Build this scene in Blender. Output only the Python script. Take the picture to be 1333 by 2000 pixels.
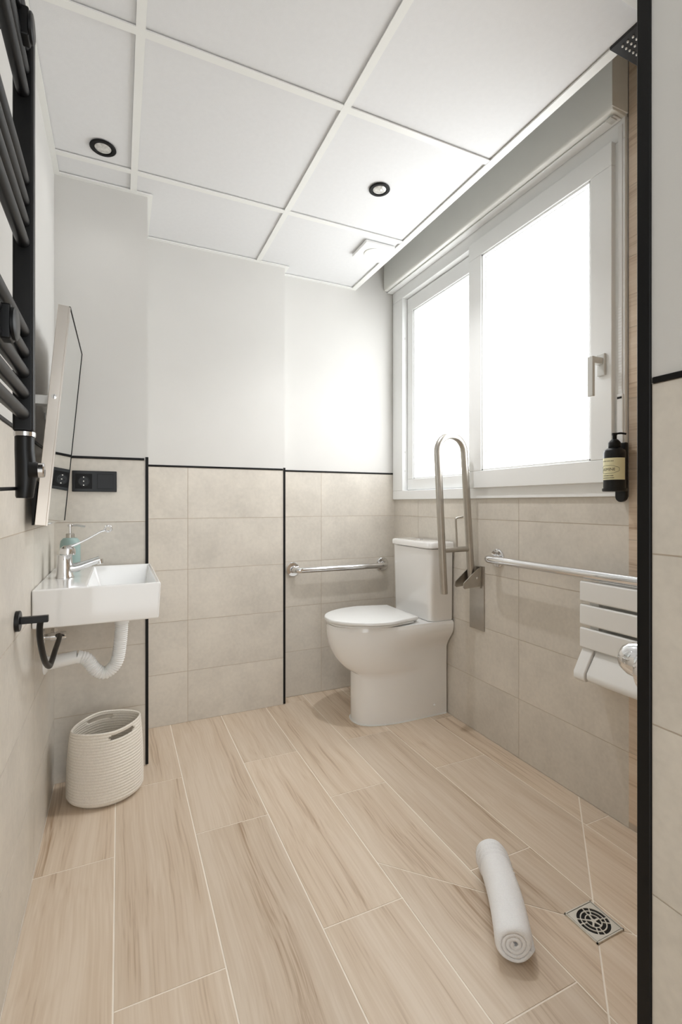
import bpy, bmesh, math, random
from mathutils import Vector, Matrix
random.seed(7)
S = bpy.context.scene
COL = S.collection
for o in list(bpy.data.objects): bpy.data.objects.remove(o)

# ------------------------------------------------------------------ camera
CAM_H = 1.068
YAW = math.atan((666.5-233.0)/945.0)
cd = bpy.data.cameras.new('camera'); cam = bpy.data.objects.new('camera', cd); COL.objects.link(cam)
cam.location = (0, 0, CAM_H); cam.rotation_euler = (math.pi/2, 0, -YAW)
cd.sensor_fit = 'VERTICAL'; cd.sensor_height = 36; cd.sensor_width = 24
cd.lens = 945.0*36/2000; cd.shift_y = -17/2000; cd.clip_start = 0.02
S.camera = cam
# ------------------------------------------------------------------ light and exposure
WORLD = 1.9        # even fill light, let in by the opening added behind the camera
PANE = 2.9         # daylit frosted glass
w = bpy.data.worlds.new('world'); S.world = w; w.use_nodes = True
w.node_tree.nodes['Background'].inputs[0].default_value = (.94, .975, 1.0, 1)
w.node_tree.nodes['Background'].inputs[1].default_value = WORLD
S.view_settings.view_transform = 'Standard'; S.view_settings.look = 'None'
S.view_settings.gamma = 1; S.view_settings.use_curve_mapping = False
S.view_settings.exposure = 0.70
SPOT = 19.0         # watts of the window-side downlight, lit for fill; sink one nearly off

# ------------------------------------------------------------------ materials
def lin(c):
    return tuple((x/255/12.92 if x/255 <= .04045 else ((x/255+.055)/1.055)**2.4) for x in c)
def mat(name, rgb, rough=.5, metal=0, var=.04, vscale=8, bump=0, bscale=200, coat=0, spec=.5, aniso=0):
    m = bpy.data.materials.new(name); m.use_nodes = True
    nt = m.node_tree; b = nt.nodes['Principled BSDF']; N = nt.nodes.new; L = nt.links.new
    c = lin(rgb)
    tc = N('ShaderNodeTexCoord'); nz = N('ShaderNodeTexNoise'); nz.inputs['Scale'].default_value = vscale; nz.inputs['Detail'].default_value = 5
    L(tc.outputs['Object'], nz.inputs['Vector'])
    cr = N('ShaderNodeValToRGB'); cr.color_ramp.elements[0].position = .3; cr.color_ramp.elements[1].position = .7
    cr.color_ramp.elements[0].color = (*[x*(1-var) for x in c], 1); cr.color_ramp.elements[1].color = (*[min(1, x*(1+var)) for x in c], 1)
    L(nz.outputs[0], cr.inputs[0]); L(cr.outputs[0], b.inputs['Base Color'])
    b.inputs['Roughness'].default_value = rough; b.inputs['Metallic'].default_value = metal
    b.inputs['Specular IOR Level'].default_value = spec
    if coat: b.inputs['Coat Weight'].default_value = coat; b.inputs['Coat Roughness'].default_value = .05
    if aniso: b.inputs['Anisotropic'].default_value = aniso
    if bump:
        n2 = N('ShaderNodeTexNoise'); n2.inputs['Scale'].default_value = bscale; n2.inputs['Detail'].default_value = 3
        L(tc.outputs['Object'], n2.inputs['Vector'])
        bp = N('ShaderNodeBump'); bp.inputs['Strength'].default_value = bump; bp.inputs['Distance'].default_value = .002
        L(n2.outputs[0], bp.inputs['Height']); L(bp.outputs[0], b.inputs['Normal'])
    return m
def tile_mat(name, rgb):
    m = mat(name, rgb, .38, var=.03)
    nt = m.node_tree; b = nt.nodes['Principled BSDF']; N = nt.nodes.new; L = nt.links.new
    for l in list(b.inputs['Base Color'].links): nt.links.remove(l)
    tc = N('ShaderNodeTexCoord'); oi = N('ShaderNodeObjectInfo')
    mu = N('ShaderNodeVectorMath'); mu.operation = 'SCALE'; cb = N('ShaderNodeCombineXYZ')
    for k in range(3): L(oi.outputs['Random'], cb.inputs[k])
    L(cb.outputs[0], mu.inputs[0]); mu.inputs['Scale'].default_value = 37
    ad = N('ShaderNodeVectorMath'); L(tc.outputs['Object'], ad.inputs[0]); L(mu.outputs[0], ad.inputs[1])
    n1 = N('ShaderNodeTexNoise'); n1.inputs['Scale'].default_value = 4.5; n1.inputs['Detail'].default_value = 8; n1.inputs['Roughness'].default_value = .62
    n2 = N('ShaderNodeTexNoise'); n2.inputs['Scale'].default_value = 70; n2.inputs['Detail'].default_value = 4
    L(ad.outputs[0], n1.inputs['Vector']); L(ad.outputs[0], n2.inputs['Vector'])
    mx = N('ShaderNodeMath'); mx.operation = 'MULTIPLY_ADD'; mx.inputs[1].default_value = .35; L(n2.outputs[0], mx.inputs[0]); L(n1.outputs[0], mx.inputs[2])
    cr = N('ShaderNodeValToRGB'); e = cr.color_ramp.elements; c = lin(rgb)
    e[0].position = .48; e[1].position = .86
    e[0].color = (*[x*.88 for x in c], 1); e[1].color = (*[min(1, x*1.08) for x in c], 1)
    L(mx.outputs[0], cr.inputs[0]); L(cr.outputs[0], b.inputs['Base Color'])
    return m
def wood_mat(name, light, mid, dark):
    m = bpy.data.materials.new(name); m.use_nodes = True
    nt = m.node_tree; b = nt.nodes['Principled BSDF']; N = nt.nodes.new; L = nt.links.new
    tc = N('ShaderNodeTexCoord'); oi = N('ShaderNodeObjectInfo'); cb = N('ShaderNodeCombineXYZ')
    for k in range(3): L(oi.outputs['Random'], cb.inputs[k])
    sc = N('ShaderNodeVectorMath'); sc.operation = 'SCALE'; sc.inputs['Scale'].default_value = 61; L(cb.outputs[0], sc.inputs[0])
    ad = N('ShaderNodeVectorMath'); L(tc.outputs['Object'], ad.inputs[0]); L(sc.outputs[0], ad.inputs[1])
    # slow warp so that the grain meanders
    wn = N('ShaderNodeTexNoise'); wn.inputs['Scale'].default_value = 2.6; wn.inputs['Detail'].default_value = 1; L(ad.outputs[0], wn.inputs['Vector'])
    ws = N('ShaderNodeVectorMath'); ws.operation = 'SCALE'; ws.inputs['Scale'].default_value = .035; L(wn.outputs['Color'], ws.inputs[0])
    a2 = N('ShaderNodeVectorMath'); L(ad.outputs[0], a2.inputs[0]); L(ws.outputs[0], a2.inputs[1])
    def stretched(sx, sy, scale, detail, rough=.55):
        mp = N('ShaderNodeMapping'); mp.inputs['Scale'].default_value = (sx, sy, sx); L(a2.outputs[0], mp.inputs['Vector'])
        n = N('ShaderNodeTexNoise'); n.inputs['Scale'].default_value = scale; n.inputs['Detail'].default_value = detail; n.inputs['Roughness'].default_value = rough
        L(mp.outputs[0], n.inputs['Vector']); return n
    n1 = stretched(1, .045, 26, 4, .5); n2 = stretched(1, .02, 170, 2, .5); n3 = stretched(1, .09, 7, 2)
    cr = N('ShaderNodeValToRGB'); e = cr.color_ramp.elements
    e[0].position = .33; e[0].color = (*lin(dark), 1); e[1].position = .60; e[1].color = (*lin(light), 1)
    x = e.new(.455); x.color = (*lin(mid), 1)
    s1 = N('ShaderNodeMath'); s1.operation = 'MULTIPLY_ADD'; s1.inputs[1].default_value = .30; L(n2.outputs[0], s1.inputs[0])
    s0 = N('ShaderNodeMath'); s0.operation = 'MULTIPLY'; s0.inputs[1].default_value = .42; L(n1.outputs[0], s0.inputs[0]); L(s0.outputs[0], s1.inputs[2])
    s2 = N('ShaderNodeMath'); s2.operation = 'MULTIPLY_ADD'; s2.inputs[1].default_value = .28; L(n3.outputs[0], s2.inputs[0]); L(s1.outputs[0], s2.inputs[2])
    L(s2.outputs[0], cr.inputs[0])
    # tone of the single plank
    hs = N('ShaderNodeHueSaturation'); mr = N('ShaderNodeMapRange'); mr.inputs['To Min'].default_value = .93; mr.inputs['To Max'].default_value = 1.06
    L(oi.outputs['Random'], mr.inputs['Value']); L(mr.outputs[0], hs.inputs['Value']); L(cr.outputs[0], hs.inputs['Color'])
    L(hs.outputs[0], b.inputs['Base Color'])
    b.inputs['Roughness'].default_value = .42
    bp = N('ShaderNodeBump'); bp.inputs['Strength'].default_value = .12; bp.inputs['Distance'].default_value = .001
    L(s1.outputs[0], bp.inputs['Height']); L(bp.outputs[0], b.inputs['Normal'])
    return m
M = {}
M['paint'] = mat('white_wall_paint', (217, 215, 211), .6, var=.01, bump=.06, bscale=350)
M['panel'] = mat('ceiling_panel_white', (228, 228, 228), .75, var=.012, vscale=60, bump=.12, bscale=500)
M['bar'] = mat('ceiling_bar_white', (238, 238, 234), .4, var=.01)
M['grout'] = mat('wall_grout', (196, 182, 165), .8, var=.05)
M['fgrout'] = mat('floor_grout', (250, 240, 226), .8, var=.03)
M['tile'] = tile_mat('beige_stone_tile', (217, 210, 199))
M['wood'] = wood_mat('pale_wood_plank', (224, 207, 187), (212, 192, 169), (166, 138, 110))
M['black'] = mat('black_profile', (10, 9, 9), .5, var=.1, spec=.25)
M['blackgloss'] = mat('black_plastic', (9, 9, 10), .35, var=.1, spec=.35)
M['matblack'] = mat('matt_black_paint', (14, 14, 15), .38, var=.08, spec=.35)
M['ceramic'] = mat('white_ceramic', (246, 245, 243), .12, var=.008, coat=.6)
M['pvc'] = mat('white_pvc', (246, 247, 246), .35, var=.008)
M['plastic'] = mat('white_plastic', (238, 238, 236), .3, var=.01)
M['shutter'] = mat('shutter_box_plastic', (244, 244, 239), .4, var=.012)
M['chrome'] = mat('polished_chrome', (225, 225, 226), .07, 1, var=.02)
M['steel'] = mat('brushed_steel', (182, 177, 169), .36, 1, var=.05, vscale=30)
M['mirror'] = mat('mirror_silver', (235, 238, 236), .01, 1, var=.002)
M['alu'] = mat('pale_aluminium', (222, 214, 205), .3, 1, var=.02)
M['rope'] = mat('cream_cotton_rope', (235, 228, 216), .9, var=.07, vscale=260, bump=.5, bscale=420)
M['towel'] = mat('white_terry', (253, 253, 254), .95, var=.02, vscale=200, bump=.9, bscale=520)
M['mint'] = mat('mint_glaze', (150, 173, 168), .45, var=.03)
M['label'] = mat('yellow_paper_label', (232, 227, 188), .6, var=.03)
M['ink'] = mat('black_ink', (30, 28, 24), .7, var=.05)
M['lens'] = mat('lamp_lens', (215, 213, 208), .12, .35, var=.25, vscale=90)
M['grate'] = mat('satin_steel_grate', (222, 219, 210), .45, .55, var=.04)
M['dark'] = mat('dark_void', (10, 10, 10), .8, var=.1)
M['grey'] = mat('grey_plastic', (216, 216, 212), .4, var=.02)
g = mat('frosted_pane', (240, 243, 245), .35, var=.004); gb = g.node_tree.nodes['Principled BSDF']
gb.inputs['Emission Color'].default_value = (.95, .98, 1, 1); gb.inputs['Emission Strength'].default_value = PANE
M['pane'] = g

# ------------------------------------------------------------------ builders
def obj(name, bm, m, parent=None, smooth=False, bevel=0, seg=2, loc=None):
    bmesh.ops.recalc_face_normals(bm, faces=bm.faces)
    me = bpy.data.meshes.new(name); bm.to_mesh(me); bm.free()
    for mm in (m if isinstance(m, (list, tuple)) else [m]): me.materials.append(M[mm])
    if smooth:
        for p in me.polygons: p.use_smooth = True
    o = bpy.data.objects.new(name, me); COL.objects.link(o)
    if parent is not None: o.parent = parent
    if loc is not None: o.location = loc
    if bevel:
        b = o.modifiers.new('bevel', 'BEVEL'); b.width = bevel; b.segments = seg; b.limit_method = 'ANGLE'; b.angle_limit = math.radians(40)
        if smooth or seg > 1:
            for p in me.polygons: p.use_smooth = True
            wn = o.modifiers.new('wn', 'WEIGHTED_NORMAL'); wn.keep_sharp = True
    return o
def autosmooth(o, ang=40):
    me = o.data
    for p in me.polygons: p.use_smooth = True
    bm = bmesh.new(); bm.from_mesh(me)
    for e in bm.edges:
        if len(e.link_faces) == 2 and e.calc_face_angle(0) > math.radians(ang): e.smooth = False
    bm.to_mesh(me); bm.free(); return o
def tag(o, label, cat, group=None, kind=None):
    o['label'] = label; o['category'] = cat
    if group: o['group'] = group
    if kind: o['kind'] = kind
    return o
def thing(name, label, cat, loc=(0, 0, 0), group=None, kind=None):
    o = bpy.data.objects.new(name, None); o.empty_display_size = .05; COL.objects.link(o)
    o.location = loc; return tag(o, label, cat, group, kind)
def box(bm, a, b):
    a, b = [min(x, y) for x, y in zip(a, b)], [max(x, y) for x, y in zip(a, b)]
    v = [bm.verts.new((x, y, z)) for x in (a[0], b[0]) for y in (a[1], b[1]) for z in (a[2], b[2])]
    for f in ((0, 1, 3, 2), (4, 6, 7, 5), (0, 4, 5, 1), (2, 3, 7, 6), (0, 2, 6, 4), (1, 5, 7, 3)): bm.faces.new([v[i] for i in f])
    return bm
def B(*pairs):
    bm = bmesh.new()
    for a, b in pairs: box(bm, a, b)
    return bm
def prism(pts, axis, lo, hi, bm=None):
    """extrude a 2D outline along axis (0,1,2)"""
    bm = bm or bmesh.new()
    def P(p, t):
        q = [0, 0, 0]; o = [i for i in range(3) if i != axis]; q[o[0]], q[o[1]], q[axis] = p[0], p[1], t; return q
    A = [bm.verts.new(P(p, lo)) for p in pts]; C = [bm.verts.new(P(p, hi)) for p in pts]
    bm.faces.new(A); bm.faces.new(C)
    for i in range(len(pts)):
        j = (i+1) % len(pts); bm.faces.new((A[i], A[j], C[j], C[i]))
    return bm
def frame_for(d):
    d = Vector(d).normalized(); u = Vector((0, 0, 1)) if abs(d.z) < .9 else Vector((1, 0, 0))
    a = d.cross(u).normalized(); return d, a, a.cross(d).normalized()
def lathe(prof, origin, axis=(0, 0, 1), n=32, bm=None, sx=1, sy=1):
    """prof: (radius, height) along axis"""
    bm = bm or bmesh.new(); d, a, b = frame_for(axis); o = Vector(origin); rings = []
    for r, h in prof:
        if r < 1e-6: rings.append([bm.verts.new(o+d*h)])
        else: rings.append([bm.verts.new(o+d*h+a*(r*sx*math.cos(2*math.pi*k/n))+b*(r*sy*math.sin(2*math.pi*k/n))) for k in range(n)])
    for p, q in zip(rings, rings[1:]):
        for k in range(n):
            l = (k+1) % n
            if len(p) == 1 and len(q) == 1: break
            if len(p) == 1: bm.faces.new((p[0], q[k], q[l]))
            elif len(q) == 1: bm.faces.new((p[k], p[l], q[0]))
            else: bm.faces.new((p[k], p[l], q[l], q[k]))
    if len(rings[0]) > 1: bm.faces.new(rings[0])
    if len(rings[-1]) > 1: bm.faces.new(rings[-1])
    return bm
def disc(c, r, t, axis, bm=None, n=32, ch=.0015):
    return lathe([(r, 0), (r, t-ch), (r-ch, t)], c, axis, n, bm)
def catmull(pts, per=10):
    P = [Vector(p) for p in pts]; P = [P[0]*2-P[1]]+P+[P[-1]*2-P[-2]]; out = []
    for i in range(1, len(P)-2):
        for k in range(per):
            t = k/per; a, b, c, d = P[i-1:i+3]
            out.append(.5*((2*b)+(c-a)*t+(2*a-5*b+4*c-d)*t*t+(3*b-a-3*c+d)*t**3))
    out.append(P[-2]); return out
def arc_path(pts, r, n=8):
    """polyline with rounded corners"""
    P = [Vector(p) for p in pts]; out = [P[0]]
    for a, b, c in zip(P, P[1:], P[2:]):
        u = (a-b).normalized(); v = (c-b).normalized(); p = b+u*r; q = b+v*r
        for k in range(n+1):
            t = k/n; out.append(p*(1-t)**2+b*2*t*(1-t)+q*t*t)
    out.append(P[-1]); return out
def sweep(path, r, n=16, bm=None, cap=True):
    bm = bm or bmesh.new(); P = [Vector(p) for p in path]; N = len(P)
    R = r if hasattr(r, '__len__') else [r]*N
    t0 = (P[1]-P[0]).normalized(); _, a, b = frame_for(t0); rings = []
    for i in range(N):
        t = ((P[min(i+1, N-1)]-P[max(i-1, 0)])).normalized()
        ax = t0.cross(t)
        if ax.length > 1e-7:
            q = Matrix.Rotation(t0.angle(t), 3, ax.normalized()); a = q@a; b = q@b
        t0 = t
        rings.append([bm.verts.new(P[i]+a*(R[i]*math.cos(2*math.pi*k/n))+b*(R[i]*math.sin(2*math.pi*k/n))) for k in range(n)])
    for p, q in zip(rings, rings[1:]):
        for k in range(n): bm.faces.new((p[k], p[(k+1) % n], q[(k+1) % n], q[k]))
    if cap: bm.faces.new(rings[0]); bm.faces.new(rings[-1])
    return bm
def tube(name, path, r, m, parent, n=16): return autosmooth(obj(name, sweep(path, r, n), m, parent), 50)
def turned(name, prof, o, axis, m, parent, n=32, **k): return autosmooth(obj(name, lathe(prof, o, axis, n, **k), m, parent), 35)
def bent(bm, a, b): return bm
def clip(poly, nx, ny, d):
    """keep nx*x+ny*y <= d"""
    out = []
    for i in range(len(poly)):
        p, q = poly[i], poly[(i+1) % len(poly)]; sp = nx*p[0]+ny*p[1]-d; sq = nx*q[0]+ny*q[1]-d
        if sp <= 0: out.append(p)
        if (sp < 0 < sq) or (sq < 0 < sp):
            t = sp/(sp-sq); out.append((p[0]+(q[0]-p[0])*t, p[1]+(q[1]-p[1])*t))
    return out
def inset(poly, g):
    A = sum(poly[i][0]*poly[(i+1) % len(poly)][1]-poly[(i+1) % len(poly)][0]*poly[i][1] for i in range(len(poly)))
    s = 1 if A > 0 else -1; out = poly
    for i in range(len(poly)):
        p, q = poly[i], poly[(i+1) % len(poly)]; dx, dy = q[0]-p[0], q[1]-p[1]; l = math.hypot(dx, dy)
        if l < 1e-6: continue
        nx, ny = s*dy/l, -s*dx/l
        out = clip(out, nx, ny, nx*p[0]+ny*p[1]-g)
        if len(out) < 3: return []
    return out

# ------------------------------------------------------------------ room numbers (metres; the camera stands at x=0, y=0)
XL, XW = -.225, 1.524            # left wall, window wall
YL, YM, YR = 2.125, 2.462, 2.545  # the three steps of the back wall
XS1, XS2 = .105, .800            # where they step
XP, YP = .709, .470              # corner of the projecting shower wall
YB = -1.0                        # end of the entrance passage
ZC, ZT = 2.318, 2.62             # suspended ceiling, slab
CH = .2485; DADO = 5*CH          # tile course, top of tiling
SILL, WTOP = 1.09, 2.345         # window opening
WY0, WY1 = 1.056, 2.541
G = .0012                        # half a joint
D = .0010                         # tile thickness over the grout bed

# ------------------------------------------------------------------ floor
fl = obj('floor', B(((XL-.1, YB, -.08), (XW+.1, YR+.1, -.0012))), 'fgrout')
tag(fl, 'pale wood-look plank tile floor with cream joints', 'floor', kind='structure')
rows = [XL, -.012, .224, .466, .698, .930, 1.161, 1.411, XW]
LEN = .853
dr = (1.100, .8525)
# falls towards the shower drain: two diagonal cuts through the planks
def line(p, q):
    dx, dy = q[0]-p[0], q[1]-p[1]; l = math.hypot(dx, dy); nx, ny = dy/l, -dx/l; return nx, ny, nx*p[0]+ny*p[1]
cuts = [line((.915, .672), (1.524, 1.242)), line((.74, 1.22), (1.145, .802))]
for i in range(8):
    base = (1.975 if i % 2 else 1.615)
    y = base+2*LEN
    while y > YB-LEN:
        y0, y1 = max(y-LEN, YB), min(y, YR); y -= LEN
        if y1-y0 < .02: continue
        x0, x1 = rows[i], rows[i+1]
        if x0 >= XP+.1 and y1 <= YP-.1: continue
        if x1 <= XS1 and y0 >= YL: continue
        polys = [[(x0, y0), (x1, y0), (x1, y1), (x0, y1)]]
        if i >= 4 and y0 < 1.13 and y1 > .6:
            for c in cuts:
                nxt = []
                for p in polys:
                    a, b = clip(p, *c), clip(p, -c[0], -c[1], -c[2])
                    nxt += [q for q in (a, b) if len(q) > 2]
                polys = nxt
        for p in polys:
            p = inset(p, .0021)
            if len(p) < 3: continue
            cx = sum(q[0] for q in p)/len(p); cy = sum(q[1] for q in p)/len(p)
            obj('plank', prism([(q[0]-cx, q[1]-cy) for q in p], 2, -.0012, 0), 'wood', fl, loc=(cx, cy, 0))

# ------------------------------------------------------------------ walls: core with paint above the tiling and a grout bed behind the tiles
def tile(parent, a, b, m='tile', name='tile'):
    c = [(x+y)/2 for x, y in zip(a, b)]
    return obj(name, B(([x-z for x, z in zip(a, c)], [x-z for x, z in zip(b, c)])), m, parent, loc=c)
def paneled(parent, axis, plane, out, u0, u1, z0, z1, joints, m='tile'):
    """tiles on plane (axis 0: x=plane, 1: y=plane); out = direction they face; joints = vertical joint positions"""
    us = [u0]+[j for j in sorted(joints) if u0+.01 < j < u1-.01]+[u1]
    z = 0; k = 0
    while k*CH < z1-.001:
        za, zb = max(z0, k*CH), min(z1, (k+1)*CH); k += 1
        for p, q in zip(us, us[1:]):
            ga = 0 if p == u0 else G; gb = 0 if q == u1 else G
            if axis == 0: a, b = (plane-out*D, p+ga, za+G), (plane, q-gb, zb-G)
            else: a, b = (p+ga, plane-out*D, za+G), (q-gb, plane, zb-G)
            tile(parent, a, b, m)
def wall(name, label, paint, grout):
    bm = B(*paint); n = len(bm.faces); 
    for a, b in grout: box(bm, a, b)
    bm.faces.ensure_lookup_table()
    for f in list(bm.faces)[n:]: f.material_index = 1
    return tag(obj(name, bm, ['paint', 'grout']), label, 'wall', kind='structure')
wl = wall('wall_left', 'left wall, white paint above large beige tiles, behind sink and towel warmer',
          [((XL-.1, YB, DADO), (XL, YL, ZT))], [((XL-.1, YB, 0), (XL-D, YL, DADO))])
paneled(wl, 0, XL, 1, YB, YL, 0, DADO, [-.60, .15, .90, 1.65])
wb = wall('wall_back', 'stepped back wall in three sections, white paint above beige tiles edged in black',
          [((XL-.1, YL, DADO), (XS1, YR+.1, ZT)), ((XS1, YM, DADO), (XS2, YR+.1, ZT)), ((XS2, YR, DADO), (XW+.1, YR+.1, ZT))],
          [((XL-.1, YL+D, 0), (XS1-D, YR+.1, DADO)), ((XS1-D, YM+D, 0), (XS2-D, YR+.1, DADO)), ((XS2-D, YR+D, 0), (XW+.1, YR+.1, DADO))])
paneled(wb, 1, YL, -1, XL, XS1-.008, 0, DADO, [])
paneled(wb, 0, XS1, 1, YL+.008, YM, 0, DADO, [])
paneled(wb, 1, YM, -1, XS1, XS2-.008, 0, DADO, [.305])
paneled(wb, 0, XS2, 1, YM+.008, YR, 0, DADO, [])
paneled(wb, 1, YR, -1, XS2, XW, 0, DADO, [1.044])
wr = wall('wall_right', 'window wall, beige tiles below the window and wood-look planks in the shower corner',
          [((XW, WY1, WTOP), (XW+.12, YR, ZT)), ((XW, WY0, WTOP), (XW+.12, WY1, ZT)), ((XW, WY1, SILL), (XW+.12, YR, WTOP))],
          [((XW+D, WY0-.005, 0), (XW+.12, YR, SILL)), ((XW+D, YP-.1, 0), (XW+.12, WY0-.005, ZT))])
paneled(wr, 0, XW, -1, WY0-.005, YR, 0, SILL, [1.533, 2.283])
k = 0; z = .02
while z < ZT-.02:                                       # wood-look planks lying flat in the shower
    z1 = min(z+.232, ZT); j = .62 if k % 2 else .90
    for a, b in ((YP, j), (j, WY0-.005)):
        if b-a > .02: tile(wr, (XW, a+G, z+G), (XW+D, b-G if b < WY0-.01 else b, z1-G), 'wood', 'plank')
    z = z1; k += 1
wc = wall('wall_passage', 'near right wall of the entrance passage, white above beige tiles with black corner profile',
          [((XP, YB, DADO), (XP+.1, YP, ZT))], [((XP+D, YB, 0), (XP+.1, YP, DADO))])
paneled(wc, 0, XP, -1, YB, YP-.017, 0, DADO, [-.30])
ws = wall('wall_shower', 'shower end wall hidden behind the black corner profile', [], [((XP+.1, YP-.1, 0), (XW+.12, YP-D, ZT))])
k = 0; z = .02
while z < ZT-.02:
    z1 = min(z+.232, ZT)
    tile(ws, (XP+.012, YP-D, z+G), (XW, YP, z1-G), 'wood', 'plank'); z = z1; k += 1
# unseen end of the passage, opening added so the fill light comes in
wf = wall('wall_front', 'unseen passage end wall with an opening added to let in fill light',
          [((XL-.1, YB-.1, 0), (XL+.03, YB, ZT)), ((XP-.03, YB-.1, 0), (XP+.1, YB, ZT)), ((XL+.03, YB-.1, 2.12), (XP-.03, YB, ZT))], [])
# black edge profiles
tk = 0
def trim(label, *pairs):
    global tk; tk += 1
    return tag(obj('trim_%d' % tk, B(*pairs), 'black', bevel=.0012, seg=1), label, 'trim', kind='structure')
T = .009
trim('thin black profile capping the tiles on the left wall', ((XL-.006, YB, DADO), (XL+.0035, YL-.004, DADO+T)))
trim('black profile capping the tiles above the black socket', ((XL+.004, YL-.0035, DADO), (XS1-.012, YL+.006, DADO+T)))
trim('black profile capping the tiles of the wide middle back wall', ((XS1+.004, YM-.0035, DADO), (XS2-.010, YM+.006, DADO+T)))
trim('black profile capping the tiles above the back wall grab rail', ((XS2+.004, YR-.0035, DADO), (XW-.002, YR+.006, DADO+T)))
trim('upright black corner profile beside the basket and sink', ((XS1-.008, YL-.0035, .004), (XS1+.0035, YL+.008, DADO+.014)))
trim('upright black corner profile left of the toilet', ((XS2-.008, YM-.0035, .004), (XS2+.0035, YM+.008, DADO+.014)))
trim('black profile capping the tiles at the right edge of the picture', ((XP-.0035, YB, DADO), (XP+.006, YP-.018, DADO+T)))
trim('tall black corner profile from floor to ceiling at the right', ((XP-.004, YP-.016, .002), (XP+.012, YP+.004, ZC-.003)))

# ------------------------------------------------------------------ suspended ceiling
ce = obj('ceiling', B(((XL-.1, YB-.1, ZT), (XW+.12, YR+.1, ZT+.06))), 'bar')
tag(ce, 'white suspended ceiling of square panels on a metal grid', 'ceiling', kind='structure')
XE = 1.262
cols = [XL, .052, .654, XE]; ys = [YB, -.41, .19, .79, 1.39, 1.99, YR]
room = lambda x: YL if x < XS1-1e-4 else (YM if x < XS2-1e-4 else YR)
hb = .012
for ci in range(3):
    for ri in range(len(ys)-1):
        x0, x1, y0, y1 = cols[ci], cols[ci+1], ys[ri], ys[ri+1]
        e = .004
        x0 += e; x1 -= e; y0 += e; y1 -= e
        if ci == 2 and y1 < YP: x1 = XP-e
        if y1 > 2.2:
            if ci == 0: P = [(x0, y0), (x1, y0), (x1, YL-e), (x0, YL-e)]
            elif ci == 1: P = [(x0, y0), (x1, y0), (x1, YM-e), (XS1+e, YM-e), (XS1+e, YL-e), (x0, YL-e)]
            else: P = [(x0, y0), (x1, y0), (x1, y1), (XS2+e, y1), (XS2+e, YM-e), (x0, YM-e)]
        elif ci == 2 and y0 < YP < y1: P = [(x0, y0), (XP-e, y0), (XP-e, YP+e), (x1, YP+e), (x1, y1), (x0, y1)]
        else: P = [(x0, y0), (x1, y0), (x1, y1), (x0, y1)]
        cx = sum(p[0] for p in P)/len(P); cy = sum(p[1] for p in P)/len(P)
        obj('ceiling_panel', prism([(p[0]-cx, p[1]-cy) for p in P], 2, 0, .012), 'panel', ce, loc=(cx, cy, ZC+.007))
for x, y1 in ((.052, YL), (.654, YM)):
    obj('grid_bar', B(((x-hb, YB, ZC), (x+hb, y1-.001, ZC+.004))), 'bar', ce)
for y in ys[1:-1]:
    for a, b in zip(cols, cols[1:]):
        if b == XE and y < YP: b = XP
        obj('grid_bar', B(((a+(hb if a != XL else 0), y-hb, ZC+.0003), (b-(hb if b not in (XE, XP) else 0), y+hb, ZC+.0043))), 'bar', ce)
aw = .019
for a, b in (((XL, YB), (XL+aw, YL)), ((XL+aw, YL-aw), (XS1+aw, YL)), ((XS1, YL), (XS1+aw, YM)), ((XS1+aw, YM-aw), (XS2+aw, YM)), ((XS2, YM), (XS2+aw, YR)), ((XS2+aw, YR-aw), (XE-.03, YR)), ((XP-aw, YB), (XP, YP+aw)), ((XP, YP), (XE-.03, YP+aw))):
    obj('wall_angle', B(((a[0], a[1], ZC-.0008), (b[0], b[1], ZC+.0045))), 'bar', ce)
obj('edge_angle', B(((XE-.03, YP, ZC-.001), (XE, YR, ZC+.0045)), ((XE-.003, YP, ZC+.0045), (XE, YR, ZC+.035))), 'bar', ce)

def downlight(x, y, r, label, power):
    t = thing('ceiling_downlight', label, 'downlight', (x, y, ZC+.004), 'recessed ceiling downlights')
    turned('bezel', [(r*.99, .0005), (r, -.002), (r*.93, -.0045), (r*.70, -.0045), (r*.66, -.0015), (r*.66, .0002)], (0, 0, 0), (0, 0, 1), 'black', t, 40)
    turned('lens', [(r*.62, -.0022), (r*.5, -.0045), (r*.3, -.0035), (r*.16, -.006), (0, -.0062)], (0, 0, 0), (0, 0, 1), 'lens', t, 32)
    ld = bpy.data.lights.new('lamp_light', 'SPOT'); ld.energy = power; ld.spot_size = math.radians(128); ld.spot_blend = .8; ld.shadow_soft_size = .022; ld.color = (.98, .985, 1)
    lo = bpy.data.objects.new('lamp_light', ld); COL.objects.link(lo); lo.parent = t; lo.location = (0, 0, -.012)
downlight(-.052, 1.902, .043, 'round black downlight in the narrow ceiling panel above the sink', SPOT*.03)
downlight(.946, 1.693, .042, 'round black downlight in the ceiling panel near the window', SPOT)
ft = thing('extractor_fan', 'square white extractor grille in the ceiling panel above the toilet', 'fan', (1.145, 2.112, ZC+.005))
bm = B(((-.080, -.076, -.016), (.080, .076, 0))); obj('cover', bm, 'plastic', ft, bevel=.004)
turned('round_cap', [(.046, -.0165), (.046, -.019), (.042, -.021), (0, -.021)], (0, 0, 0), (0, 0, 1), 'shutter', ft, 36)

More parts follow.
